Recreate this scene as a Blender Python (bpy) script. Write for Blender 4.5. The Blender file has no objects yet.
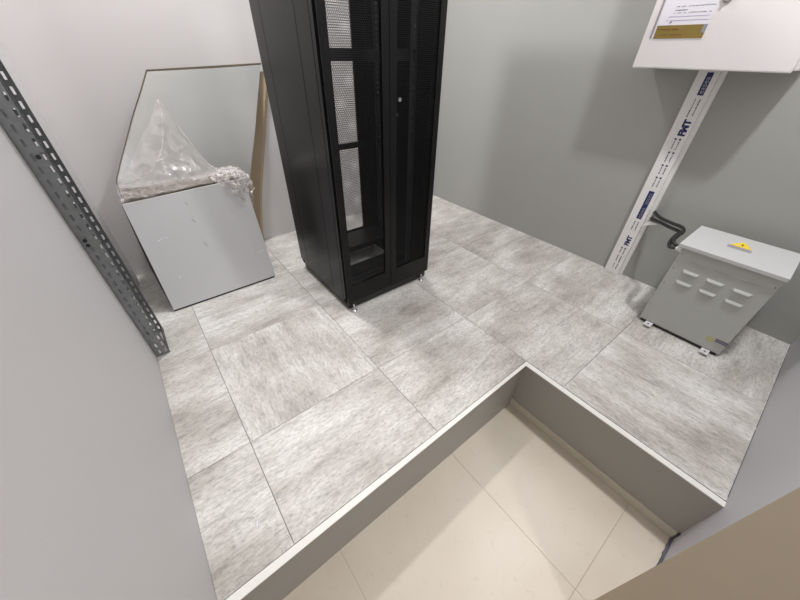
import bpy, bmesh, math, random
from mathutils import Vector, Matrix, noise
random.seed(7)
C = bpy.context.scene.collection
PI = math.pi

# ------------------------------------------------------------------ helpers
def link(name, me, mats, parent=None):
    o = bpy.data.objects.new(name, me); C.objects.link(o)
    for m in (mats if isinstance(mats, (list, tuple)) else [mats]):
        me.materials.append(m)
    if parent is not None:
        o.parent = parent
        o.matrix_parent_inverse = Matrix.Translation(-parent.location)
    return o

def obj(name, bm, mats, parent=None, smooth=False, bevel=0):
    if bevel:
        bmesh.ops.bevel(bm, geom=list(bm.edges), offset=bevel, segments=2, profile=.6, affect='EDGES')
    bmesh.ops.recalc_face_normals(bm, faces=list(bm.faces))
    me = bpy.data.meshes.new(name); bm.to_mesh(me); bm.free()
    if smooth:
        for p in me.polygons: p.use_smooth = True
    return link(name, me, mats, parent)

def tag(o, label, cat, group=None):
    o['label'] = label; o['category'] = cat
    if group: o['group'] = group
    return o

def thing(name, label, cat, loc=(0, 0, 0), group=None):
    o = bpy.data.objects.new(name, None); C.objects.link(o); o.location = loc
    o.empty_display_size = .05
    return tag(o, label, cat, group)

def struct(o):
    o['kind'] = 'structure'; return o

def box(bm, x0, x1, y0, y1, z0, z1, mi=0):
    v = [bm.verts.new(p) for p in ((x0,y0,z0),(x1,y0,z0),(x1,y1,z0),(x0,y1,z0),(x0,y0,z1),(x1,y0,z1),(x1,y1,z1),(x0,y1,z1))]
    for f in ((0,3,2,1),(4,5,6,7),(0,1,5,4),(1,2,6,5),(2,3,7,6),(3,0,4,7)):
        bm.faces.new([v[i] for i in f]).material_index = mi
    return v

def hexa(bm, pts):
    v = [bm.verts.new(p) for p in pts]
    for f in ((0,3,2,1),(4,5,6,7),(0,1,5,4),(1,2,6,5),(2,3,7,6),(3,0,4,7)):
        bm.faces.new([v[i] for i in f])

def cyl(bm, p0, p1, r0, r1=None, n=20):
    p0, p1 = Vector(p0), Vector(p1); r1 = r0 if r1 is None else r1
    d = (p1-p0).normalized(); a = d.orthogonal().normalized(); b = d.cross(a)
    A = [bm.verts.new(p0+(a*math.cos(t)+b*math.sin(t))*r0) for t in [2*PI*i/n for i in range(n)]]
    B = [bm.verts.new(p1+(a*math.cos(t)+b*math.sin(t))*r1) for t in [2*PI*i/n for i in range(n)]]
    for i in range(n): bm.faces.new((A[i], A[(i+1)%n], B[(i+1)%n], B[i]))
    bm.faces.new(A); bm.faces.new(B)

def spline(pts, n=12):
    P = [Vector(p) for p in pts]; P = [2*P[0]-P[1]]+P+[2*P[-1]-P[-2]]; out = []
    for i in range(1, len(P)-2):
        for k in range(n):
            t = k/n
            out.append(.5*((2*P[i])+(P[i+1]-P[i-1])*t+(2*P[i-1]-5*P[i]+4*P[i+1]-P[i+2])*t*t+(3*P[i]-P[i-1]-3*P[i+1]+P[i+2])*t**3))
    out.append(P[-2]); return out

def tube(bm, pts, r, n=12, rib=0, pitch=.004):
    """r radius; rib > 0 gives a corrugated conduit"""
    if rib:
        q = []; L = 0
        for i in range(len(pts)-1):
            a, b = Vector(pts[i]), Vector(pts[i+1]); k = max(1, int((b-a).length/(pitch/3)))
            for j in range(k): q.append(a.lerp(b, j/k))
        q.append(Vector(pts[-1])); pts = q
    rings = []; up = Vector((0, 0, 1)); s = 0; last = None
    for i, p in enumerate(pts):
        p = Vector(p)
        if last is not None: s += (p-last).length
        last = p
        d = (Vector(pts[min(i+1, len(pts)-1)])-Vector(pts[max(i-1, 0)])).normalized()
        a = d.cross(up)
        if a.length < .05: a = d.cross(Vector((1, 0, 0)))
        a.normalize(); b = a.cross(d)
        rr = r*(1+rib*math.sin(2*PI*s/pitch)) if rib else r
        rings.append([bm.verts.new(p+(a*math.cos(t)+b*math.sin(t))*rr) for t in [2*PI*j/n for j in range(n)]])
    for A, B in zip(rings, rings[1:]):
        for j in range(n): bm.faces.new((A[j], A[(j+1)%n], B[(j+1)%n], B[j]))
    bm.faces.new(rings[0]); bm.faces.new(rings[-1])

# ------------------------------------------------------------------ materials
def new_mat(name):
    m = bpy.data.materials.new(name); m.use_nodes = True
    nt = m.node_tree; b = nt.nodes['Principled BSDF']
    return m, nt, b

def N(nt, t, **kw):
    n = nt.nodes.new(t)
    for k, v in kw.items():
        if k in n.inputs: n.inputs[k].default_value = v
        else: setattr(n, k, v)
    return n

def srgb(r, g, b):
    f = lambda c: ((c/255+.055)/1.055)**2.4 if c/255 > .04045 else c/255/12.92
    return (f(r), f(g), f(b), 1)

def plain(name, col, rough=.5, metal=0, spec=.5, bump=0, bscale=300, var=0, vscale=6, coat=0):
    m, nt, b = new_mat(name)
    b.inputs['Base Color'].default_value = col
    b.inputs['Roughness'].default_value = rough; b.inputs['Metallic'].default_value = metal
    b.inputs['Specular IOR Level'].default_value = spec
    b.inputs['Coat Weight'].default_value = coat
    tc = N(nt, 'ShaderNodeTexCoord')
    nz = N(nt, 'ShaderNodeTexNoise', Scale=vscale, Detail=4.0); nt.links.new(tc.outputs['Object'], nz.inputs['Vector'])
    if var:
        mx = N(nt, 'ShaderNodeMix', data_type='RGBA')
        mx.inputs[6].default_value = tuple(c*(1-var) for c in col[:3])+(1,)
        mx.inputs[7].default_value = tuple(min(1, c*(1+var)) for c in col[:3])+(1,)
        nt.links.new(nz.outputs['Fac'], mx.inputs[0]); nt.links.new(mx.outputs[2], b.inputs['Base Color'])
    if bump:
        n2 = N(nt, 'ShaderNodeTexNoise', Scale=bscale, Detail=2.0); nt.links.new(tc.outputs['Object'], n2.inputs['Vector'])
        bp = N(nt, 'ShaderNodeBump', Strength=bump, Distance=.002)
        nt.links.new(n2.outputs['Fac'], bp.inputs['Height']); nt.links.new(bp.outputs[0], b.inputs['Normal'])
    return m

M = {}
M['wall_w'] = plain('wall_paint_cool', srgb(195,193,194), .48, bump=.12, bscale=180, var=.01)
M['wall_n'] = plain('wall_paint_pale', srgb(208,204,203), .5, bump=.12, bscale=180, var=.01)
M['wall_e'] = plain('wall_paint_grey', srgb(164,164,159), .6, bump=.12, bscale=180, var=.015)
M['wall_s'] = plain('wall_paint_lilac', srgb(196,194,199), .6, bump=.12, bscale=180, var=.01)
M['beige'] = plain('beige_paint', srgb(198,185,163), .5, bump=.1, bscale=120, var=.02)
M['ceil'] = plain('ceiling_paint', srgb(235,235,232), .8)
M['riser'] = plain('riser_laminate', srgb(164,161,155), .45, var=.02)
M['trimtop'] = plain('riser_edge_band', srgb(226,224,219), .4)
M['skirt'] = plain('tile_skirting', srgb(205,198,184), .5, var=.05, vscale=20)
M['caulk'] = plain('dark_gap_sealant', srgb(92,90,100), .8, var=.3, vscale=60)
M['joint'] = plain('floor_joint', srgb(70,66,62), .8)
M['black'] = plain('black_powder_coat', srgb(21,21,21), .24, spec=.22, bump=.08, bscale=700)
M['black2'] = plain('black_steel_inner', srgb(20,20,20), .45)
M['rail'] = plain('dark_zinc_rail', srgb(64,64,67), .35, metal=.7)
M['chrome'] = plain('zinc_plate', srgb(200,200,200), .25, metal=1)
M['steel'] = plain('galvanised_steel', srgb(140,144,146), .34, metal=.92, var=.18, vscale=40)
M['bolt'] = plain('dark_bolt', srgb(60,60,62), .4, metal=.8)
M['cabwhite'] = plain('cabinet_white_enamel', srgb(221,217,216), .42, bump=.15, bscale=420)
M['handle'] = plain('grey_plastic', srgb(150,148,146), .4)
M['duct'] = plain('white_pvc', srgb(232,230,228), .35)
M['blue'] = plain('dark_blue_print', srgb(28,36,92), .5)
M['ink'] = plain('dark_grey_print', srgb(70,70,92), .5)
M['tfbody'] = plain('transformer_grey_paint', srgb(178,179,175), .5, bump=.08, bscale=500)
M['tflid'] = plain('transformer_lid_paint', srgb(192,192,191), .5, bump=.2, bscale=420)
M['zinc'] = plain('bracket_pale_zinc', srgb(225,222,226), .4, metal=.3)
M['yellow'] = plain('yellow_print', srgb(238,208,60), .5)
M['greybar'] = plain('grey_label_print', srgb(150,145,152), .5)
M['logoy'] = plain('olive_yellow_print', srgb(190,182,90), .5)
M['purple'] = plain('purple_print', srgb(86,74,106), .5)
M['pale'] = plain('pale_label', srgb(172,172,172), .5)
M['conduit'] = plain('black_conduit_plastic', srgb(40,39,40), .35)
M['panel'] = plain('coated_panel_grey', srgb(198,198,200), .28, var=.01)
M['paneledge'] = plain('dark_panel_edge', srgb(45,42,40), .5)
M['flange'] = plain('bare_panel_rim', srgb(190,186,178), .4)
M['sheet'] = plain('white_hardboard_face', srgb(174,174,172), .13, spec=.7)
M['brown'] = plain('brown_hardboard_edge', srgb(104,92,78), .7, var=.15, vscale=30)
M['card'] = plain('cardboard', srgb(172,152,126), .75, var=.08, vscale=14)
M['carton'] = plain('pack_brown', srgb(100,91,83), .7, var=.15, vscale=18)
M['paper'] = plain('white_paper', srgb(226,223,230), .5)
M['gold'] = plain('gold_brown_print', srgb(134,113,56), .4, var=.12, vscale=25)
M['brownink'] = plain('brown_print', srgb(112,70,34), .5)
M['greyink'] = plain('grey_text_print', srgb(140,138,150), .5)
M['lineink'] = plain('lavender_rule_print', srgb(168,160,200), .5)
M['near_black'] = plain('dark_hole', srgb(25,25,25), .8)  # near-black of the screw hole discs and the printed bolt

def mat_plastic(name, alpha_lo, alpha_hi, scale):
    m, nt, b = new_mat(name)
    b.inputs['Base Color'].default_value = srgb(214,206,202)
    b.inputs['Roughness'].default_value = .18; b.inputs['Specular IOR Level'].default_value = 1.0
    tc = N(nt, 'ShaderNodeTexCoord')
    nz = N(nt, 'ShaderNodeTexNoise', Scale=scale, Detail=5.0, Distortion=1.5)
    nt.links.new(tc.outputs['Object'], nz.inputs['Vector'])
    mr = N(nt, 'ShaderNodeMapRange'); mr.inputs[1].default_value = .35; mr.inputs[2].default_value = .72
    mr.inputs[3].default_value = alpha_lo; mr.inputs[4].default_value = alpha_hi
    nt.links.new(nz.outputs['Fac'], mr.inputs[0]); nt.links.new(mr.outputs[0], b.inputs['Alpha'])
    bp = N(nt, 'ShaderNodeBump', Strength=.7, Distance=.006)
    nt.links.new(nz.outputs['Fac'], bp.inputs['Height']); nt.links.new(bp.outputs[0], b.inputs['Normal'])
    return m
M['film'] = mat_plastic('clear_film', .10, .42, 11)
M['crumple'] = mat_plastic('crumpled_film', .12, .85, 38)
M['crumple2'] = mat_plastic('creased_film', .04, .45, 30)

def mat_perf(name, pitch, rad):
    """black sheet steel with a staggered grid of round holes, object coordinates x / z"""
    m, nt, b = new_mat(name)
    b.inputs['Base Color'].default_value = srgb(20,20,21); b.inputs['Roughness'].default_value = .4
    tc = N(nt, 'ShaderNodeTexCoord'); sx = N(nt, 'ShaderNodeSeparateXYZ'); nt.links.new(tc.outputs['Object'], sx.inputs[0])
    def math_(op, a, bb=None):
        n = nt.nodes.new('ShaderNodeMath'); n.operation = op
        for i, v in enumerate((a, bb)):
            if v is None: continue
            if isinstance(v, (int, float)): n.inputs[i].default_value = v
            else: nt.links.new(v, n.inputs[i])
        return n.outputs[0]
    def dist(ox, oz):
        u = math_('SUBTRACT', math_('FRACT', math_('ADD', math_('DIVIDE', sx.outputs[0], pitch), ox)), .5)
        w = math_('SUBTRACT', math_('FRACT', math_('ADD', math_('DIVIDE', sx.outputs[2], pitch*1.732), oz)), .5)
        w = math_('MULTIPLY', w, 1.732)
        return math_('SQRT', math_('ADD', math_('MULTIPLY', u, u), math_('MULTIPLY', w, w)))
    d = math_('MINIMUM', dist(0, 0), dist(.5, .5))
    a = math_('GREATER_THAN', d, rad)
    nt.links.new(a, b.inputs['Alpha'])
    return m
M['perf'] = mat_perf('perforated_black_steel', .0075, .445)
M['perf2'] = mat_perf('perforated_black_steel_rear', .012, .40)

def mat_stone():
    m, nt, b = new_mat('stone_look_laminate')
    at = N(nt, 'ShaderNodeAttribute', attribute_name='tile_shift'); ar = N(nt, 'ShaderNodeAttribute', attribute_name='tile_turn')
    tc = N(nt, 'ShaderNodeTexCoord')
    sx = N(nt, 'ShaderNodeSeparateXYZ'); nt.links.new(tc.outputs['Object'], sx.inputs[0])
    cx = N(nt, 'ShaderNodeCombineXYZ'); nt.links.new(sx.outputs[1], cx.inputs[0]); nt.links.new(sx.outputs[0], cx.inputs[1])
    mv = N(nt, 'ShaderNodeMix', data_type='VECTOR'); nt.links.new(ar.outputs['Fac'], mv.inputs[0])
    nt.links.new(tc.outputs['Object'], mv.inputs[4]); nt.links.new(cx.outputs[0], mv.inputs[5])
    ad = N(nt, 'ShaderNodeVectorMath', operation='ADD'); nt.links.new(mv.outputs[1], ad.inputs[0]); nt.links.new(at.outputs['Vector'], ad.inputs[1])
    def noise_(sc, scale, det, dist=0.0, rough=.55):
        mp = N(nt, 'ShaderNodeMapping'); mp.inputs['Scale'].default_value = sc; nt.links.new(ad.outputs[0], mp.inputs[0])
        n = N(nt, 'ShaderNodeTexNoise', Scale=scale, Detail=det, Distortion=dist, Roughness=rough); nt.links.new(mp.outputs[0], n.inputs['Vector']); return n.outputs['Fac']
    def ramp(src, pts):
        r = nt.nodes.new('ShaderNodeValToRGB'); e = r.color_ramp.elements
        e[0].position, e[0].color = pts[0]; e[1].position, e[1].color = pts[-1]
        for p, c in pts[1:-1]:
            q = e.new(p); q.color = c
        nt.links.new(src, r.inputs[0]); return r.outputs[0]
    def mix(fac, a, c, mode='MIX'):
        n = N(nt, 'ShaderNodeMix', data_type='RGBA'); n.blend_type = mode
        if isinstance(fac, (int, float)): n.inputs[0].default_value = fac
        else: nt.links.new(fac, n.inputs[0])
        for i, v in ((6, a), (7, c)):
            if isinstance(v, tuple): n.inputs[i].default_value = v
            else: nt.links.new(v, n.inputs[i])
        return n.outputs[2]
    big = noise_((1.0, 1.7, 1), 3.0, 5.0, .1)
    streak = noise_((1.0, 5.0, 1), 4.5, 9.0, .05, .76)
    fine = noise_((1.0, 2.6, 1), 40.0, 9.0, 0, .85)
    flake = noise_((1.0, 5.0, 1), 24.0, 4.0, 0, .75)
    speck = noise_((1.0, 1.4, 1), 17.0, 6.0, .6, .7)
    col = ramp(big, [(.3, srgb(170,165,158)), (.46, srgb(198,194,188)), (.64, srgb(220,218,213))])
    s = ramp(streak, [(.33, (.56,.55,.54,1)), (.45, (.84,.835,.83,1)), (.56, (1,1,1,1)), (.75, (1.04,1.04,1.04,1))])
    col = mix(.85, col, s, 'MULTIPLY')
    f = ramp(fine, [(.40, (.50,.495,.49,1)), (.48, (.90,.90,.90,1)), (.58, (1.14,1.14,1.14,1))])
    col = mix(.75, col, f, 'MULTIPLY')
    k = ramp(speck, [(.25, (.42,.41,.40,1)), (.31, (1,1,1,1)), (1, (1,1,1,1))])
    col = mix(.7, col, k, 'MULTIPLY')
    fl = ramp(flake, [(.29, (.5,.49,.48,1)), (.36, (1,1,1,1)), (1, (1,1,1,1))])
    col = mix(.8, col, fl, 'MULTIPLY')
    nt.links.new(col, b.inputs['Base Color'])
    b.inputs['Roughness'].default_value = .42
    bp = N(nt, 'ShaderNodeBump', Strength=.15, Distance=.002); nt.links.new(fine, bp.inputs['Height']); nt.links.new(bp.outputs[0], b.inputs['Normal'])
    return m
M['stone'] = mat_stone()

def mat_beige_tile():
    m, nt, b = new_mat('beige_porcelain_tile')
    tc = N(nt, 'ShaderNodeTexCoord')
    n1 = N(nt, 'ShaderNodeTexNoise', Scale=2.6, Detail=5.0, Distortion=.4); nt.links.new(tc.outputs['Object'], n1.inputs['Vector'])
    n2 = N(nt, 'ShaderNodeTexNoise', Scale=22.0, Detail=6.0, Distortion=2.0); nt.links.new(tc.outputs['Object'], n2.inputs['Vector'])
    r = nt.nodes.new('ShaderNodeValToRGB'); e = r.color_ramp.elements
    e[0].position, e[0].color = .3, srgb(199,187,172); e[1].position, e[1].color = .7, srgb(207,198,183)
    nt.links.new(n1.outputs['Fac'], r.inputs[0])
    r2 = nt.nodes.new('ShaderNodeValToRGB'); e = r2.color_ramp.elements
    e[0].position, e[0].color = .27, (.9,.885,.87,1); e[1].position, e[1].color = .4, (1,1,1,1)
    nt.links.new(n2.outputs['Fac'], r2.inputs[0])
    mx = N(nt, 'ShaderNodeMix', data_type='RGBA'); mx.blend_type = 'MULTIPLY'; mx.inputs[0].default_value = .8
    nt.links.new(r.outputs[0], mx.inputs[6]); nt.links.new(r2.outputs[0], mx.inputs[7]); nt.links.new(mx.outputs[2], b.inputs['Base Color'])
    b.inputs['Roughness'].default_value = .4
    return m
M['tile'] = mat_beige_tile()
M['grout'] = plain('beige_grout', srgb(168,158,143), .8)

# ------------------------------------------------------------------ setting
WX, EX, NY, SY = -.2667, 2.336, 2.437, -.3505
SXR, SYR = 1.1387, .4295          # inner edge of the step boards (north board y, east board x)
FX, FY = 1.112, .4165             # outer faces of the step boards
LZ = -.318                        # lower floor
CZ = 2.70                         # ceiling
BY = -1.6                         # end of the entry behind the camera

# raised floor, 600 mm tiles in an L round the sunken corner
bm = bmesh.new()
lay = bm.faces.layers.float_vector.new('tile_shift'); turn = bm.faces.layers.float.new('tile_turn')
xs = [-.655+.598*i for i in range(6)]; xs = [-.651, -.0505, .5435, 1.1405, 1.738, 2.34]
ys = [-.365, .237, .834, 1.4315, 2.029, 2.63]
turned = {(1, 2), (3, 0)}
rnd = random.Random(11)
def clip_tile(x0, x1, y0, y1, i, j):
    g = .0009
    x0, x1, y0, y1 = max(x0, WX)+g, min(x1, EX)-g, max(y0, SY)+g, min(y1, NY)-g
    if x1-x0 < .01 or y1-y0 < .01: return
    v = box(bm, x0, x1, y0, y1, -.03, 0)
    for f in v[0].link_faces[:] + v[6].link_faces[:]:
        f[lay] = (i*7.3+rnd.random()*3, j*5.1+rnd.random()*3, 0); f[turn] = 1.0 if (i, j) in turned else 0.0
for i in range(5):
    for j in range(5):
        x0, x1, y0, y1 = xs[i], xs[i+1], ys[j], ys[j+1]
        if x1 <= SXR+.01 and y1 <= SYR+.01: continue
        if x1 <= SXR+.01 and y0 < SYR: y0 = SYR
        clip_tile(x0, x1, y0, y1, i, j)
floor = struct(obj('floor', bm, M['stone']))
bm = bmesh.new()
box(bm, WX, EX, SYR, NY, -.05, -.031); box(bm, SXR, EX, SY, SYR, -.05, -.031)
struct(obj('floor_underlay', bm, M['joint']))

# lower floor, beige tiles
bm = bmesh.new()
gx = [-.534, .066, .666, 1.266]; gy = [-1.99, -1.39, -.79, -.19, .43]
for i in range(3):
    for j in range(4):
        x0, x1, y0, y1 = max(gx[i], WX), min(gx[i+1], 1.15), max(gy[j], BY), gy[j+1]
        if x1-x0 < .01 or y1-y0 < .02: continue
        g = .0008
        box(bm, x0+g, x1-g, y0+g, y1-g, LZ-.02, LZ)
bw = .001
struct(obj('floor_lower', bm, M['tile']))
bm = bmesh.new(); box(bm, WX, 1.15, BY, SYR, LZ-.05, LZ-.0015)
struct(obj('floor_lower_grout', bm, M['grout']))

def wall(name, m, *b):
    bm = bmesh.new(); box(bm, *b); return struct(obj(name, bm, m))
wall('wall_west', M['wall_w'], WX-.12, WX, BY, NY+.12, LZ-.05, CZ)
wall('wall_north', M['wall_n'], WX, EX, NY, NY+.12, LZ-.05, CZ)
wall('wall_east', M['wall_e'], EX, EX+.12, SY-.12, NY+.12, LZ-.05, CZ)
wall('wall_south', M['wall_s'], .72, EX, SY-.12, SY, LZ-.05, CZ)
bm = bmesh.new()
hexa(bm, [(.60,BY,LZ-.05), (.72,BY,LZ-.05), (.72,-.275,LZ-.05), (.60,-.2125,LZ-.05), (.60,BY,CZ), (.72,BY,CZ), (.72,-.275,CZ), (.60,-.2125,CZ)])
struct(obj('wall_entrance', bm, M['beige']))
wall('wall_back', M['wall_n'], WX-.12, .72, BY-.1, BY, LZ-.05, CZ)
wall('ceiling', M['ceil'], WX-.12, EX+.12, BY-.1, NY+.12, CZ, CZ+.08)

# step boards: grey face, pale top edge
def board(name, b, axis, face):
    bm = bmesh.new(); box(bm, *b)
    for f in bm.faces:
        f.material_index = 0
    return struct(obj(name, bm, [M['riser'], M['trimtop']]))
board('trim_1', (WX, SXR-.004, .4225, SYR-.002, LZ, -.0041), 'y', 0)
board('trim_2', (FX+.002, SXR-.002, SY, .4225, -.268, -.0041), 'x', 0)
bm = bmesh.new(); hexa(bm, [(WX,.4025,-.004), (1.1125,.4135,-.004), (1.1125,.4282,-.004), (WX,.4282,-.004), (WX,.4025,.001), (1.1125,.4135,.001), (1.1125,.4282,.001), (WX,.4282,.001)]); struct(obj('trim_5', bm, M['trimtop'], bevel=.0008))
bm = bmesh.new(); box(bm, 1.1125, 1.1372, SY, .4282, -.004, .001); struct(obj('trim_6', bm, M['trimtop'], bevel=.0008))
bm = bmesh.new(); box(bm, FX-.004, SXR-.002, SY, .4225, LZ, -.2682)
struct(obj('baseboard_east', bm, M['skirt']))
# ragged dark gap where the south wall meets the lower floor and the step
bm = bmesh.new()
pts = [(FX-.004+.0*i, 0) for i in range(1)]
path = [Vector((FX+.004-.012*i+random.uniform(-.003, .003), SY+.003+random.uniform(-.001, .003), LZ+.004+random.uniform(-.002, .006))) for i in range(14)]
tube(bm, path, .0055, 7)
path = [Vector((FX-.003+random.uniform(-.003, .002), SY+.004, LZ+.006*i)) for i in range(11)]
tube(bm, path, .0045, 7)
struct(obj('trim_3', bm, M['caulk'], smooth=True))
# thin dark gap along the raised floor at the south wall
bm = bmesh.new()
x = SXR+.02
while x < EX-.04:
    L = random.uniform(.25, .45); box(bm, x, min(x+L, EX-.02), SY, SY+.0022, -.0005, .0008); x += L+.018
struct(obj('trim_4', bm, M['caulk']))

# ------------------------------------------------------------------ server rack
RX0, RX1, RY0, RY1, RZ0, RZ1 = .646, 1.246, 1.272, 1.875, .052, 2.05
rack = thing('server_rack', 'tall black server rack with mesh double doors standing on levelling feet', 'server rack', (.946, 1.57, 0))
bm = bmesh.new()
p = .032
for (x, y) in ((RX0, RY0+.012), (RX1-p, RY0+.012), (RX0, RY1-p-.012), (RX1-p, RY1-p-.012)):
    box(bm, x+.002, x+p-.002, y, y+p, RZ0, RZ1)
for z0, z1 in ((RZ0, RZ0+.045), (RZ1-.05, RZ1)):
    box(bm, RX0+.002, RX1-.002, RY0+.014, RY0+.044, z0, z1); box(bm, RX0+.002, RX1-.002, RY1-.044, RY1-.014, z0, z1)
    box(bm, RX0+.002, RX0+.03, RY0+.014, RY1-.014, z0, z1); box(bm, RX1-.03, RX1-.002, RY0+.014, RY1-.014, z0, z1)
obj('frame', bm, M['black'], rack)
bm = bmesh.new(); box(bm, RX0, RX1, RY0, RY1, RZ1, RZ1+.025)
obj('top_panel', bm, M['black'], rack, bevel=.003)
bm = bmesh.new()
box(bm, RX0+.031, RX1-.031, RY0+.045, RY0+.33, RZ0+.012, RZ0+.016)
for k in range(4): box(bm, RX0+.06+.0*k, RX1-.06, RY0+.08+.045*k, RY0+.092+.045*k, RZ0+.016, RZ0+.022)
box(bm, RX0+.031, RX1-.031, RY1-.12, RY1-.045, RZ0+.012, RZ0+.016)
obj('bottom_plate', bm, M['black2'], rack)
bm = bmesh.new()
for b_ in ((RX0+.012, RX1-.012, RY0+.012, RY0+.028), (RX0+.012, RX1-.012, RY1-.028, RY1-.012), (RX0+.012, RX0+.028, RY0+.028, RY1-.028), (RX1-.028, RX1-.012, RY0+.028, RY1-.028)):
    box(bm, *b_, .010, RZ0-.0005)
obj('plinth', bm, M['black2'], rack)
# side panels: one skin with grooves, lifted off the plinth line
for nm, xa, xb, s in (('side_panel', RX0-.003, RX0+.0015, -1), ('side_panel', RX1-.0015, RX1+.003, 1)):
    bm = bmesh.new()
    cuts = [RY0+.012, 1.312, 1.4265, 1.762, RY1-.002]
    for a, b_ in zip(cuts, cuts[1:]):
        box(bm, xa, xb, a+.002, b_-.002, RZ0+.028, RZ1-.002)
    box(bm, xa+(.002 if s < 0 else 0), xb-(.002 if s > 0 else 0), cuts[0], cuts[-1], RZ0+.0282, RZ1-.0022)
    obj(nm, bm, M['black'], rack)
# doors
def door(name, x0, x1, y0, y1, side, mesh_mat, zb, zt, st_l, st_r, lock=None):
    bm = bmesh.new()
    z0, z1 = RZ0+.006, RZ1-.006
    box(bm, x0, x0+st_l, y0, y1, z0, z1); box(bm, x1-st_r, x1, y0, y1, z0, z1)
    box(bm, x0+st_l, x1-st_r, y0, y1, z0, zb); box(bm, x0+st_l, x1-st_r, y0, y1, zt, z1)
    d = obj(name, bm, M['black'], rack)
    bm = bmesh.new(); ym = (y0+y1)/2
    v = [bm.verts.new(q) for q in ((x0+st_l, ym, zb), (x1-st_r, ym, zb), (x1-st_r, ym, zt), (x0+st_l, ym, zt))]
    bm.faces.new(v); me = bpy.data.meshes.new('perforated_panel'); bm.to_mesh(me); bm.free()
    o = link('perforated_panel', me, mesh_mat); o.parent = d
    return d
fd1 = door('front_door', RX0+.004, .9435, RY0-.003, RY0+.012, 0, M['perf'], .168, RZ1-.07, .034, .036)
fd2 = door('front_door', .9465, RX1-.004, RY0-.003, RY0+.012, 0, M['perf'], .168, RZ1-.07, .036, .034)
rd = door('rear_door', RX0+.004, RX1-.004, RY1-.012, RY1+.003, 0, M['perf2'], .168, RZ1-.07, .11, .098)
bm = bmesh.new(); cyl(bm, (.994, RY0-.004, 1.018), (.994, RY0-.012, 1.018), .0085, .0075)
o = obj('lock', bm, M['chrome'], None); o.parent = fd2; o['label'] = 'round chrome lock'
bm = bmesh.new(); cyl(bm, (.982, RY0-.004, .962), (.982, RY0-.008, .962), .006)
o = obj('lock_cap', bm, M['bolt'], None); o.parent = fd2
# 19 inch mounting rails with square holes along them
def rail(x0, x1, y, depth):
    bm = bmesh.new(); z = RZ0+.05
    w = (x1-x0); hx0, hx1 = x0+w*.38, x0+w*.68
    box(bm, x0, hx0, y, y+.002, RZ0+.02, RZ1-.04); box(bm, hx1, x1, y, y+.002, RZ0+.02, RZ1-.04)
    zz = RZ0+.05
    while zz < RZ1-.06:
        box(bm, hx0, hx1, y, y+.002, zz, zz+.008); zz += .0222
    xe = x0 if depth < 0 else x1
    box(bm, xe-.001, xe+.001, y, y+.04, RZ0+.02, RZ1-.04)
    return obj('mounting_rail', bm, M['rail'], rack)
rail(.694, .735, 1.395, -1); rail(1.157, 1.198, 1.395, 1); rail(.694, .735, 1.69, -1); rail(1.157, 1.198, 1.69, 1)
bm = bmesh.new(); box(bm, .67, 1.222, 1.402, 1.414, 1.147, 1.190); obj('cross_bar', bm, M['black'], rack)
bm = bmesh.new(); box(bm, .67, 1.222, 1.70, 1.712, .745, .775); obj('cross_bar', bm, M['black'], rack)
bm = bmesh.new(); box(bm, .665, 1.227, 1.66, 1.845, .158, .166); box(bm, .665, 1.227, 1.65, 1.66, .128, .166); obj('cable_shelf', bm, M['black2'], rack)
foot0 = None
for (x, y) in ((.678, 1.262), (1.186, 1.266), (.678, 1.83), (1.19, 1.83)):
    bm = bmesh.new()
    yy = y
    cyl(bm, (x, yy, 0), (x, yy, .006), .0165, .0155); cyl(bm, (x, yy, .006), (x, yy, .012), .0155, .006); cyl(bm, (x, yy, .010), (x, yy, RZ0-.001 if y < 1.5 else RZ0+.01), .0048)
    cyl(bm, (x, yy, .022), (x, yy, .029), .009, n=6)
    o = obj('levelling_foot', bm, M['chrome'], rack, smooth=False)
    o['label'] = 'chrome screw foot'

# ------------------------------------------------------------------ perforated cable tray on the west wall
tray = thing('cable_tray', 'galvanised perforated cable tray running up the corner of the left wall', 'cable tray', (WX+.03, 1.64, 0))
TX1 = -.2085; ty0, ty1 = 1.540, 1.740; TT = .0016
def slot_plate(bm, plane, c, u0, u1, rows, z0, z1, off, pitch=.04, sl=.022, w=.007, t=TT):
    """plate across u, slots of width w centred at rows"""
    def bx(ua, ub, za, zb):
        if ub-ua < 1e-5: return
        if plane == 'y': box(bm, ua, ub, c, c+t, za, zb)
        else: box(bm, c, c+t, ua, ub, za, zb)
    edges = [u0]
    for r in rows: edges += [r-w/2, r+w/2]
    edges.append(u1)
    for i in range(0, len(edges), 2): bx(edges[i], edges[i+1], z0, z1)
    n = int((z1-z0)/pitch)+1
    for r in rows:
        for k in range(n+1):
            za = max(z0, off+(k-1)*pitch+sl/2); zb = min(z1, off+k*pitch-sl/2)
            if zb > za: bx(r-w/2, r+w/2, za, zb)
bm = bmesh.new()
slot_plate(bm, 'y', ty0, WX+.002, TX1, (-.245, -.219), .001, CZ, .026)
slot_plate(bm, 'y', ty1-TT, WX+.002, TX1, (-.245, -.223), .001, CZ, .026)
slot_plate(bm, 'x', WX+.001, ty0, ty1, (1.57, 1.605, 1.64, 1.675, 1.71), .001, CZ, .006)
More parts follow.
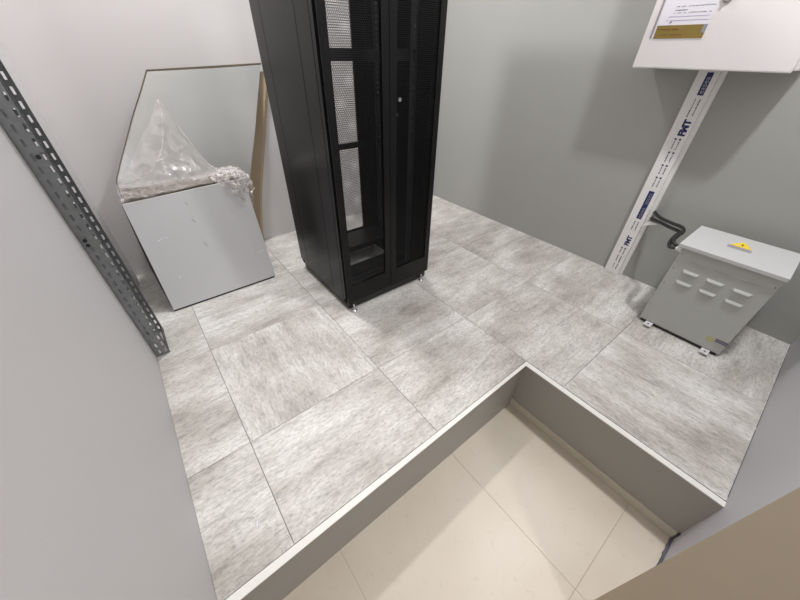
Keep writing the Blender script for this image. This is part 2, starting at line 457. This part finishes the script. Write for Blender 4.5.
# folded rims
box(bm, TX1-.002, TX1, ty0, ty0+.008, .001, CZ); box(bm, TX1-.002, TX1, ty1-.008, ty1, .001, CZ)
obj('channel', bm, M['steel'], tray)
bm = bmesh.new(); box(bm, TX1-.0038, TX1-.0022, ty0+.002, ty1-.002, .001, .040)
obj('end_strip', bm, M['bolt'], tray)
for (z, x) in ((.62, -.250), (.60, -.250), (.905, -.232), (1.30, -.250)):
    bm = bmesh.new(); cyl(bm, (x, ty0-.004, z), (x, ty0, z), .007, n=6); cyl(bm, (x, ty0-.0065, z), (x, ty0-.004, z), .003)
    obj('bolt', bm, M['bolt'], tray)

# ------------------------------------------------------------------ big white sheet leaning in the corner
Lp = [(.227,2.405,1.09), (.166,2.385,1.007), (.083,2.355,.899), (-.008,2.31,.774), (-.079,2.26,.676), (-.115,2.23,.614), (-.120,2.215,.50), (-.120,2.205,.30), (-.120,2.20,.001)]
Rp = [(.822,2.405,1.116), (.757,2.385,.958), (.681,2.355,.775), (.596,2.325,.585), (.516,2.30,.385), (.52,2.285,.30), (.52,2.28,.22), (.52,2.275,.12), (.52,2.27,.001)]
Ls, Rs = spline(Lp, 4), spline(Rp, 4)
bm = bmesh.new(); nu = 14; th = .006
front, back = [], []
for a, b_ in zip(Ls, Rs):
    front.append([bm.verts.new(a.lerp(b_, k/nu)) for k in range(nu+1)])
    back.append([bm.verts.new(a.lerp(b_, k/nu)+Vector((0, th, th*.3 if a.z > .01 else 0))) for k in range(nu+1)])
for G, mi in ((front, 0), (back, 0)):
    for r in range(len(G)-1):
        for k in range(nu): bm.faces.new((G[r][k], G[r][k+1], G[r+1][k+1], G[r+1][k])).material_index = mi
for r in range(len(front)-1):
    for k in (0, nu): bm.faces.new((front[r][k], front[r+1][k], back[r+1][k], back[r][k])).material_index = 1
for r in (0, len(front)-1):
    for k in range(nu): bm.faces.new((front[r][k], front[r][k+1], back[r][k+1], back[r][k])).material_index = 1
o = obj('hardboard_sheet', bm, [M['sheet'], M['brown']], smooth=False)
bm = bmesh.new()
a, b_ = Vector((.227,2.4045,1.089)), Vector((.822,2.4045,1.115))
hexa(bm, [a+Vector((0,-.001,-.0135)), b_+Vector((0,-.001,-.005)), b_+Vector((0,.0,-.005)), a+Vector((0,0,-.0135)), a+Vector((0,-.001,.002)), b_+Vector((0,-.001,.002)), b_+Vector((0,.004,.002)), a+Vector((0,.004,.002))])
e = obj('edge_strip', bm, M['brown']); e.parent = o
bm = bmesh.new(); tube(bm, [p+Vector((-.001,-.001,0)) for p in Ls], .0028, 6); e = obj('edge_strip', bm, M['brown']); e.parent = o
tag(o, 'large thin white sheet with brown edges leaning against the far wall', 'board')

# tan cardboard strip between sheet and rack
edge = spline([(.873,2.425,1.072), (.871,2.425,1.056), (.806,2.425,.87), (.761,2.425,.727), (.702,2.425,.544), (.641,2.425,.345), (.585,2.425,.10), (.575,2.425,.001)], 5)
prof = [(-.12, .006, 0), (-.08, .004, 0), (-.052, -.004, 0), (-.022, -.014, 0), (0, 0, 0)]
bm = bmesh.new(); F_, B_ = [], []
for e in edge:
    t = max(0, min(1, (e.z)/1.1)); wd = 1.0
    F_.append([bm.verts.new((e.x+dx, e.y+dy-.002, e.z)) for dx, dy, _ in prof]); B_.append([bm.verts.new((e.x+dx, e.y+dy+.002, e.z)) for dx, dy, _ in prof])
for G in (F_, B_):
    for r in range(len(G)-1):
        for k in range(len(prof)-1): bm.faces.new((G[r][k], G[r][k+1], G[r+1][k+1], G[r+1][k]))
for r in range(len(F_)-1):
    for k in (0, len(prof)-1): bm.faces.new((F_[r][k], F_[r+1][k], B_[r+1][k], B_[r][k]))
for r in (0, len(F_)-1):
    for k in range(len(prof)-1): bm.faces.new((F_[r][k], F_[r][k+1], B_[r][k+1], B_[r][k]))
o = obj('cardboard_strip', bm, M['card'], smooth=False)
tag(o, 'tan folded cardboard strip leaning between the white sheet and the black rack', 'cardboard')

# pack of panels behind the front panel
bm = bmesh.new()
hexa(bm, [(-.105,1.985,0), (.44,1.985,0), (.44,2.19,0), (-.105,2.19,0), (-.105,2.02,.598), (.44,2.06,.598), (.44,2.19,.598), (-.105,2.19,.598)])
pk = obj('panel_pack', bm, M['carton'], bevel=.003)
tag(pk, 'brown flat pack wrapped in clear film behind the grey square panel', 'carton')

# grey square panel leaning in front
BL, BR, TR, TL = Vector((-.137,1.872,.011)), Vector((.451,1.874,.011)), Vector((.448,1.983,.609)), Vector((-.1233,1.977,.5885))
pan = thing('metal_panel', 'square light grey coated metal panel leaning on the wrapped pack', 'panel', (.157, 1.87, 0))
def bil(u, v, off=0):
    a = BL.lerp(BR, u); b_ = TL.lerp(TR, u); q = a.lerp(b_, v)
    n = (BR-BL).cross(TL-BL).normalized()      # towards the camera (-y)
    return q+n*off
bm = bmesh.new()
def slab(bm, u0, u1, v0, v1, d0, d1):
    hexa(bm, [bil(u0, v0, d0), bil(u1, v0, d0), bil(u1, v0, d1), bil(u0, v0, d1), bil(u0, v1, d0), bil(u1, v1, d0), bil(u1, v1, d1), bil(u0, v1, d1)])
slab(bm, 0, 1, 0, 1, 0, -.0015)
obj('face_sheet', bm, M['panel'], pan)
bm = bmesh.new()
slab(bm, .002, .985, -.0165, .02, -.0016, -.016); slab(bm, .98, .997, .02, .99, -.0016, -.016)
hexa(bm, [bil(-.003, .02, -.0016), bil(.02, .02, -.0016), bil(.02, .02, -.02), bil(-.003, .02, -.02), bil(-.004, .99, -.0016), bil(.02, .99, -.0016), bil(.02, .99, -.02), bil(-.004, .99, -.02)])
hexa(bm, [bil(-.020, .45, -.003), bil(.003, .45, -.003), bil(.003, .45, -.02), bil(-.020, .45, -.02), bil(-.004, .97, -.003), bil(.003, .97, -.003), bil(.003, .97, -.02), bil(-.004, .97, -.02)])
hexa(bm, [bil(-.004, .03, -.003), bil(.003, .03, -.003), bil(.003, .03, -.02), bil(-.004, .03, -.02), bil(-.020, .449, -.003), bil(.003, .449, -.003), bil(.003, .449, -.02), bil(-.020, .449, -.02)])
obj('edge_return', bm, M['paneledge'], pan)
bm = bmesh.new(); slab(bm, .0, 1, .992, 1.0, -.0016, -.022)
obj('top_flange', bm, M['flange'], pan)
# small scuffs of torn film stuck on the face
for (u, v, w, h, a) in ((.14,.66,.03,.006,.35), (.19,.665,.018,.004,-.3), (.16,.29,.006,.014,.2), (.93,.78,.02,.010,.2), (.93,.30,.05,.004,.1), (.45,.75,.004,.03,.5), (.47,.52,.004,.035,.5), (.45,.9,.004,.02,.4)):
    bm = bmesh.new(); c = bil(u, v, .0012); ux = (BR-BL).normalized(); vx = (TL-BL).normalized()
    ca, sa = math.cos(a), math.sin(a)
    vs = [bm.verts.new(c+(ux*(sx_*w/2*ca-sy_*h/2*sa))+(vx*(sx_*w/2*sa+sy_*h/2*ca))) for sx_, sy_ in ((-1,-1),(1,-.6),(1,1),(-1,.5))]
    bm.faces.new(vs); obj('scuff', bm, M['paper'] if u < .2 or u > .9 else M['greybar'], pan)

# ------------------------------------------------------------------ plastic film draped over pack, pulled up to a peak on the sheet
def film_grid(rows, nu, amp, freq, seed, name, mat, label=None, parent=None):
    bm = bmesh.new(); G = []
    R_ = [spline(r, 8) for r in rows]
    # resample each row to nu+1 points
    def samp(P, t):
        f = t*(len(P)-1); i = min(int(f), len(P)-2); return P[i].lerp(P[i+1], f-i)
    cols = [[samp(r, k/nu) for k in range(nu+1)] for r in R_]
    dense = []
    for k in range(nu+1):
        dense.append(spline([c[k] for c in cols], 10))
    for r in range(len(dense[0])):
        row = []
        for k in range(nu+1):
            q = dense[k][r]; nz = noise.noise_vector(Vector((q.x*freq+seed, q.y*freq, q.z*freq)))
            n2 = abs(noise.noise(Vector((q.x*freq*2+seed, q.y*freq*.8, q.z*freq*.7)))) 
            fall = min(1, r/4)
            row.append(bm.verts.new(q+nz*amp*fall+Vector((0, -n2*amp*1.5*fall, 0))))
        G.append(row)
    for r in range(len(G)-1):
        for k in range(nu): bm.faces.new((G[r][k], G[r][k+1], G[r+1][k+1], G[r+1][k]))
    return obj(name, bm, mat, parent, smooth=False)
wrap = thing('plastic_wrap', 'clear crumpled plastic film taped up to a peak on the white sheet', 'plastic film', (.16, 2.1, .6))
film_grid([[(.212,2.335,.968), (.216,2.328,.970), (.221,2.328,.970), (.225,2.335,.966)],
           [(.150,2.318,.885), (.190,2.285,.88), (.215,2.280,.88), (.245,2.315,.88)],
           [(.045,2.28,.775), (.13,2.225,.77), (.19,2.22,.77), (.275,2.28,.76)],
           [(-.06,2.225,.66), (.07,2.14,.66), (.19,2.13,.66), (.33,2.215,.66)],
           [(-.112,2.19,.610), (.05,2.10,.612), (.2,2.09,.612), (.40,2.16,.612)]], 44, .006, 16, 3.1, 'draped_film', M['film'], parent=wrap)
film_grid([[(-.122,2.205,.62), (.05,2.195,.613), (.25,2.195,.613), (.46,2.20,.63)],
           [(-.122,2.12,.612), (.05,2.12,.612), (.25,2.12,.614), (.475,2.13,.622)],
           [(-.118,2.03,.608), (.05,2.03,.61), (.25,2.05,.613), (.475,2.06,.612)],
           [(-.125,1.965,.603), (.05,1.98,.605), (.25,2.01,.606), (.45,2.03,.606)]], 60, .008, 30, 9.2, 'top_film', M['crumple2'], parent=wrap)
# side skirt of film hanging at the left of the pack
film_grid([[(-.122,2.0,.606), (-.124,2.1,.61), (-.128,2.19,.61)],
           [(-.128,2.0,.45), (-.135,2.1,.45), (-.14,2.18,.45)],
           [(-.125,2.0,.25), (-.145,2.1,.22), (-.15,2.16,.25)]], 16, .006, 22, 5.2, 'side_film', M['film'], parent=wrap)
# bunched, shiny crumple at the top right corner, a corner of it folded over the panel
film_grid([[(.30,2.10,.625), (.37,2.11,.650), (.44,2.10,.645), (.485,2.08,.615)],
           [(.29,2.05,.625), (.36,2.05,.655), (.43,2.05,.650), (.492,2.04,.600)],
           [(.31,1.995,.606), (.36,1.985,.628), (.42,1.985,.625), (.488,1.995,.56)],
           [(.34,1.976,.57), (.365,1.968,.575), (.40,1.966,.57), (.475,1.985,.50)],
           [(.365,1.965,.53), (.37,1.962,.525), (.375,1.962,.525), (.468,1.98,.46)]], 36, .014, 34, 1.7, 'bunched_film', M['crumple'], parent=wrap)
# ridge folds of the film running from the peak
for pts in ([(.218,2.326,.968), (.255,2.29,.86), (.300,2.23,.72), (.345,2.17,.64), (.39,2.13,.617)],
            [(.216,2.326,.966), (.19,2.275,.86), (.14,2.215,.76), (.06,2.17,.68), (-.05,2.17,.63)]):
    bm = bmesh.new(); tube(bm, spline(pts, 8), .0028, 6); obj('film_fold', bm, M['crumple'], wrap, smooth=True)

# ------------------------------------------------------------------ white wall cabinet
BX = 2.136
cab = thing('wall_cabinet', 'white enamel metal cabinet hung high on the right wall', 'cabinet', (2.24, .545, 1.13))
bm = bmesh.new(); box(bm, BX+.022, EX-.001, .242, .822, 1.140, 1.86); obj('body', bm, M['cabwhite'], cab, bevel=.004)
bm = bmesh.new(); box(bm, BX, BX+.020, (.256), .836, 1.132, 1.868); dr = obj('door', bm, M['cabwhite'], cab, bevel=.0055)
bm = bmesh.new(); box(bm, BX+.0205, BX+.024, .272, .812, 1.148, 1.852); o = obj('door_seal', bm, M['paneledge'], None); o.parent = cab; o.matrix_parent_inverse = Matrix.Translation(-cab.location)
bm = bmesh.new()
cyl(bm, (BX-.0005, .570, 1.373), (BX-.006, .570, 1.373), .019, .018); box(bm, BX-.014, BX-.006, .566, .574, 1.359, 1.391)
o = obj('latch', bm, M['handle'], None); o.parent = dr; o['label'] = 'dark grey quarter-turn latch'
for o_ in ():
    pass

# instruction sheet in a clear sleeve stuck on the cabinet door
doc = thing('instruction_sheet', 'printed white paper with gold brown band stuck on the white cabinet door', 'document', (BX-.002, .7, 1.3))
def plate(name, x, y0, y1, z0, z1, m, parent, t=.0005, skew=0):
    bm = bmesh.new()
    hexa(bm, [(x-t, y0, z0), (x, y0, z0), (x, y1, z0-skew), (x-t, y1, z0-skew), (x-t, y0, z1), (x, y0, z1), (x, y1, z1-skew), (x-t, y1, z1-skew)])
    return obj(name, bm, m, parent)
pp = plate('paper', BX-.0006, .598, .795, 1.240, 1.52, M['paper'], doc)
band = plate('gold_band', BX-.0012, .598, .790, 1.243, 1.290, M['gold'], doc)
plate('band_edge', BX-.0018, .599, .612, 1.262, 1.290, M['greyink'], doc)
def text_mesh(name, s, size, origin, ux, uy, m, parent, extr=.0002, width=1.0, bold=0):
    cu = bpy.data.curves.new(name, 'FONT'); cu.body = s; cu.size = size; cu.extrude = extr; cu.space_character = width; cu.offset = bold
    ob = bpy.data.objects.new(name+'_tmp', cu); C.objects.link(ob)
    dg = bpy.context.evaluated_depsgraph_get(); dg.update()
    me = bpy.data.meshes.new_from_object(ob.evaluated_get(dg)); bpy.data.objects.remove(ob)
    ux, uy = Vector(ux), Vector(uy); uz = ux.cross(uy)
    for v in me.vertices:
        q = v.co.copy(); v.co = Vector(origin)+ux*q.x+uy*q.y+uz*q.z
    me.materials.clear(); me.name = name
    return link(name, me, m, parent)
def squiggle(y1, y0, z, h, m, name, x=BX-.0012, seed=0, step=.006):
    """a line of small illegible print, y1 (left) to y0 (right)"""
    r = random.Random(seed); bm = bmesh.new(); y = y1
    while y > y0:
        w = r.uniform(.003, step*1.6)
        if r.random() > .2: box(bm, x-.0003, x, max(y-w, y0), y, z-h*r.uniform(.2, .5), z+h*r.uniform(.3, .6))
        y -= w+.0014
    return obj(name, bm, m, doc)
squiggle(.742, .600, 1.352, .004, M['greyink'], 'print_line', seed=1); squiggle(.742, .694, 1.340, .005, M['greyink'], 'print_line', seed=2)
squiggle(.745, .605, 1.331, .003, M['greyink'], 'print_line', seed=3); plate('ruled_line', BX-.0012, .606, .760, 1.318, 1.3195, M['lineink'], doc)
plate('ruled_line', BX-.0012, .602, .765, 1.305, 1.3065, M['lineink'], doc)
squiggle(.782, .700, 1.275, .005, M['brownink'], 'print_line', x=BX-.0018, seed=6); squiggle(.784, .680, 1.256, .004, M['brownink'], 'print_line', x=BX-.0018, seed=7)
bm = bmesh.new(); v = [(BX-.002, .748, 1.297), (BX-.002, .740, 1.297), (BX-.002, .738, 1.306)]
bm.faces.new([bm.verts.new(q) for q in v]); obj('print_mark', bm, M['ink'], doc)
# sleeve edge strips
plate('sleeve_edge', BX-.0006, .798, .806, 1.245, 1.52, M['greybar'], doc, t=.0007)

# ------------------------------------------------------------------ white cable duct (trunking) up the east wall
DX = 2.296
duct = thing('cable_trunking', 'white plastic cable trunking with blue print below the white cabinet', 'trunking', (2.316, .55, 0))
bm = bmesh.new(); box(bm, DX+.022, EX-.001, .488, .597, .001, 1.139); obj('base', bm, M['duct'], duct)
bm = bmesh.new(); box(bm, DX, DX+.0215, .509, .594, .001, 1.139); obj('cover', bm, M['duct'], duct, bevel=.0015)
UP, LEFT = (0, 0, 1), (0, 1, 0)
def duct_box(name, y0, y1, z0, z1, m, x=DX-.0004):
    return plate(name, x, y0, y1, z0, z1, m, duct, t=.0004)
duct_box('print_block', .530, .556, 1.030, 1.122, M['blue']); duct_box('print_block', .528, .556, .392, .560, M['blue'])
text_mesh('print_text', 'easea', .030, (DX-.0012, .535, 1.036), UP, LEFT, M['pale'], duct, width=1.05)
text_mesh('print_text', 'easea', .030, (DX-.0012, .533, .397), UP, LEFT, M['greyink'], duct)
text_mesh('print_text', 'easea', .030, (DX-.0012, .533, .482), UP, LEFT, M['greyink'], duct)
text_mesh('print_text', 'FMT', .042, (DX-.0008, .524, .850), UP, LEFT, M['blue'], duct, width=.95, bold=.0022)
text_mesh('print_text', 'FMT', .036, (DX-.0008, .526, .212), UP, LEFT, M['blue'], duct, width=.95, bold=.0018)
rr = random.Random(5)
def marks(z0, z1, dot=True):
    for y in (.533, .553):
        z = z1
        if dot: 
            bm = bmesh.new(); cyl(bm, (DX-.0002, y, z-.006), (DX-.0008, y, z-.006), .0055, n=8); obj('print_mark', bm, M['ink'], duct); z -= .016
        bm = bmesh.new()
        while z-.006 > z0:
            h = rr.uniform(.004, .009); box(bm, DX-.0008, DX-.0003, y-.0028, y+.0028*rr.random(), z-h, z); z -= h+.0016
        if len(bm.faces): obj('print_mark', bm, M['ink'], duct)
        else: bm.free()
for a, b_, d in ((.935, 1.015, False), (.782, .840, True), (.718, .774, True), (.650, .708, True), (.580, .642, True), (.315, .375, False), (.145, .195, True), (.085, .135, False), (.030, .078, False)):
    marks(a, b_, d)
# torn flap of the duct's protective film
bm = bmesh.new()
vs = [bm.verts.new(q) for q in ((2.300,.5085,.357), (2.300,.5085,.374), (2.292,.478,.399), (2.284,.437,.396), (2.290,.470,.380))]
bm.faces.new(vs); r = bmesh.ops.extrude_face_region(bm, geom=list(bm.faces))
bmesh.ops.translate(bm, vec=(.001, 0, -.003), verts=[g for g in r['geom'] if isinstance(g, bmesh.types.BMVert)])
obj('torn_flap', bm, M['duct'], duct)

# ------------------------------------------------------------------ transformer box on the floor
TX0, TX1_, TY0, TY1 = 1.912, 2.192, -.135, .226
tf = thing('transformer', 'grey louvred transformer box with pale lid on the floor below the cabinet', 'transformer', (2.05, .045, 0))
bm = bmesh.new(); box(bm, TX0, TX1_, TY0, TY1, .020, .460); obj('body', bm, M['tfbody'], tf, bevel=.002)
bm = bmesh.new(); box(bm, TX0+.008, TX1_-.008, TY0+.008, TY1-.008, .002, .0199); obj('base', bm, M['paneledge'], tf)  # dark block painted in for the shaded gap under the raised body
bm = bmesh.new(); box(bm, 1.896, 2.226, -.141, .243, .4605, .478); obj('lid', bm, M['tflid'], tf, bevel=.002)
def louver(yc, z, w=.067, h=.013, d=.009):
    bm = bmesh.new(); x = TX0
    v = [(x, yc-w/2, z-h*.4), (x, yc+w/2, z-h*.4), (x-d, yc+w/2-.007, z-h*.4), (x-d, yc-w/2+.007, z-h*.4),
         (x, yc-w/2, z+h*.6), (x, yc+w/2, z+h*.6), (x-d*.75, yc+w/2-.006, z-h*.05), (x-d*.75, yc-w/2+.006, z-h*.05)]
    hexa(bm, v)
    o = obj('louver', bm, M['tfbody'], tf, bevel=.001)
for yc, a in ((.143, 0), (.047, 0), (-.052, 0)):
    louver(yc, .352); louver(yc, .292); louver(yc, .405, h=.006, d=.003)
for (y, z) in ((.214, .428), (.214, .35), (.214, .262), (.214, .12), (-.125, .42)):
    bm = bmesh.new(); cyl(bm, (TX0, y, z), (TX0-.0015, y, z), .0022, n=10); obj('screw', bm, M['bolt'], tf)
for y in (.172, -.085):
    bm = bmesh.new(); box(bm, 1.868, TX0-.0005, y-.017, y+.017, .014, .019); box(bm, TX0-.003, TX0-.0005, y-.017, y+.017, .004, .0185)
    br = obj('foot_bracket', bm, M['zinc'], tf, bevel=.0008); br['label'] = 'pale zinc bracket tab'
    bm = bmesh.new(); cyl(bm, (1.888, y, .0191), (1.888, y, .0196), .005, n=14)
    o = obj('screw_hole', bm, M['near_black'], None); o.parent = br
# maker's sticker, lower right of the front
st = []
bm = bmesh.new(); cyl(bm, (TX0-.0002, -.070, .077), (TX0-.0009, -.070, .077), .0145, n=24)
o = obj('round_emblem', bm, M['logoy'], tf); o['label'] = 'olive yellow round emblem'
bm = bmesh.new(); cyl(bm, (TX0-.0009, -.070, .077), (TX0-.0012, -.070, .077), .0088, n=20); obj('round_emblem', bm, M['tfbody'], tf)
bm = bmesh.new(); box(bm, TX0-.0016, TX0-.0009, -.083, -.057, .0752, .0788); obj('emblem_bar', bm, M['logoy'], tf)
plate('sticker', TX0-.0002, -.133, -.087, .052, .070, M['pale'], tf)
rs = random.Random(9)
for z in (.092, .081):
    bm = bmesh.new(); y = -.089
    while y > -.130:
        w = rs.uniform(.004, .007); box(bm, TX0-.0010, TX0-.0003, y-w, y, z-.004, z+.0035); y -= w+.0015
    obj('sticker_text', bm, M['purple'], tf)
# electric hazard triangle on the lid
bm = bmesh.new()
tri = [(2.078, .094), (2.078, .012), (2.158, .053)]
def rtri(pts, r):
    out = []
    for i in range(3):
        a, b_, c = Vector(pts[i-1]), Vector(pts[i]), Vector(pts[(i+1)%3])
        p0 = b_+(a-b_).normalized()*r; p1 = b_+(c-b_).normalized()*r
        for k in range(5):
            t = k/4; out.append((p0*(1-t)**2+b_*2*t*(1-t)+p1*t*t))
    return out
f = bm.faces.new([bm.verts.new((q.x, q.y, .4786)) for q in rtri(tri, .014)])
r = bmesh.ops.extrude_face_region(bm, geom=[f]); bmesh.ops.translate(bm, vec=(0, 0, .0006), verts=[g for g in r['geom'] if isinstance(g, bmesh.types.BMVert)])
wt = obj('warning_triangle', bm, M['yellow'], tf); wt['label'] = 'yellow triangle with black bolt'
bm = bmesh.new()
blt = [(2.128, .051), (2.104, .060), (2.108, .053), (2.090, .053), (2.112, .045), (2.108, .051)]
bm.faces.new([bm.verts.new((x, y, .4796)) for x, y in blt]); o = obj('bolt_symbol', bm, M['near_black'], None); o.parent = wt
bm = bmesh.new(); box(bm, 2.040, 2.074, .010, .098, .4784, .4789); obj('warning_text_strip', bm, M['greybar'], tf)
for z_, y_ in ((.432, .0), (.424, .0)):
    pass
# cable glands
for (x, z) in ((1.930, .438), (1.962, .438)):
    bm = bmesh.new(); cyl(bm, (x, TY1, z), (x, TY1+.010, z), .011, n=6); cyl(bm, (x, TY1+.010, z), (x, TY1+.025, z), .0095, .0085)
    obj('cable_gland', bm, M['duct'], tf)['label'] = 'white plastic gland'

# two black corrugated conduits from trunking to transformer
c1 = [(2.325,.4875,.448), (2.30,.472,.446), (2.26,.430,.444), (2.20,.362,.455), (2.145,.303,.467), (2.10,.283,.464), (2.05,.286,.455), (2.0,.286,.446), (1.97,.270,.440), (1.962,.2515,.438)]
c2 = [(2.325,.4875,.408), (2.30,.474,.411), (2.26,.430,.421), (2.20,.358,.430), (2.14,.302,.443), (2.08,.300,.441), (2.02,.298,.429), (1.965,.284,.425), (1.932,.268,.434), (1.930,.2515,.438)]
for pts, lab in ((c1, 'upper of the two black corrugated cables between trunking and transformer'), (c2, 'lower of the two black corrugated cables between trunking and transformer')):
    bm = bmesh.new(); tube(bm, spline(pts, 8), .0085, 10, rib=.09, pitch=.006)
    tag(obj('corrugated_conduit', bm, M['conduit'], smooth=True), lab, 'cable', 'black corrugated cables')

# little white chip of plaster on the floor near the step
bm = bmesh.new()
hexa(bm, [(-.126,.538,.0002), (-.120,.538,.0002), (-.114,.560,.0002), (-.119,.562,.0002), (-.125,.540,.004), (-.121,.540,.004), (-.116,.558,.003), (-.119,.559,.003)])
tag(obj('plaster_chip', bm, M['paper']), 'tiny white chip lying on the grey floor tile near the step', 'debris')

# ------------------------------------------------------------------ lights: four round ceiling downlights, and last an added, unseen fill lamp behind the camera
def lamp(x, y, e, size=.16, col=(1, .997, 1)):
    l = bpy.data.lights.new('downlight_or_fill', 'AREA'); l.shape = 'DISK'; l.size = size; l.energy = e; l.color = col
    o = bpy.data.objects.new('downlight_or_fill', l); C.objects.link(o); o.location = (x, y, CZ-.012)
for x, y, e in ((.48, 1.95, 35), (1.52, 1.95, 16), (1.50, 0.0, 31), (.48, 0.0, 1.5), (.2, -1.1, 18)):
    lamp(x, y, e)
w = bpy.data.worlds.new('world'); bpy.context.scene.world = w; w.use_nodes = True
w.node_tree.nodes['Background'].inputs[0].default_value = (.9, .92, 1, 1); w.node_tree.nodes['Background'].inputs[1].default_value = .3

# ------------------------------------------------------------------ camera
cd = bpy.data.cameras.new('camera'); cam = bpy.data.objects.new('camera', cd); C.objects.link(cam)
right = Vector((.786048, -.618044, .012263)); up = Vector((.372058, .488852, .789048)); fwd = Vector((.493661, .615667, -.614209))
mw = Matrix((( right.x, up.x, -fwd.x, 0), (right.y, up.y, -fwd.y, 0), (right.z, up.z, -fwd.z, 1.18), (0, 0, 0, 1)))
cam.matrix_world = mw
cd.sensor_fit = 'HORIZONTAL'; cd.sensor_width = 36; cd.lens = 318.717*36/800; cd.clip_start = .01
S = bpy.context.scene; S.camera = cam
S.view_settings.view_transform = 'Standard'; S.view_settings.look = 'None'; S.view_settings.gamma = 1
S.view_settings.exposure = 0.0
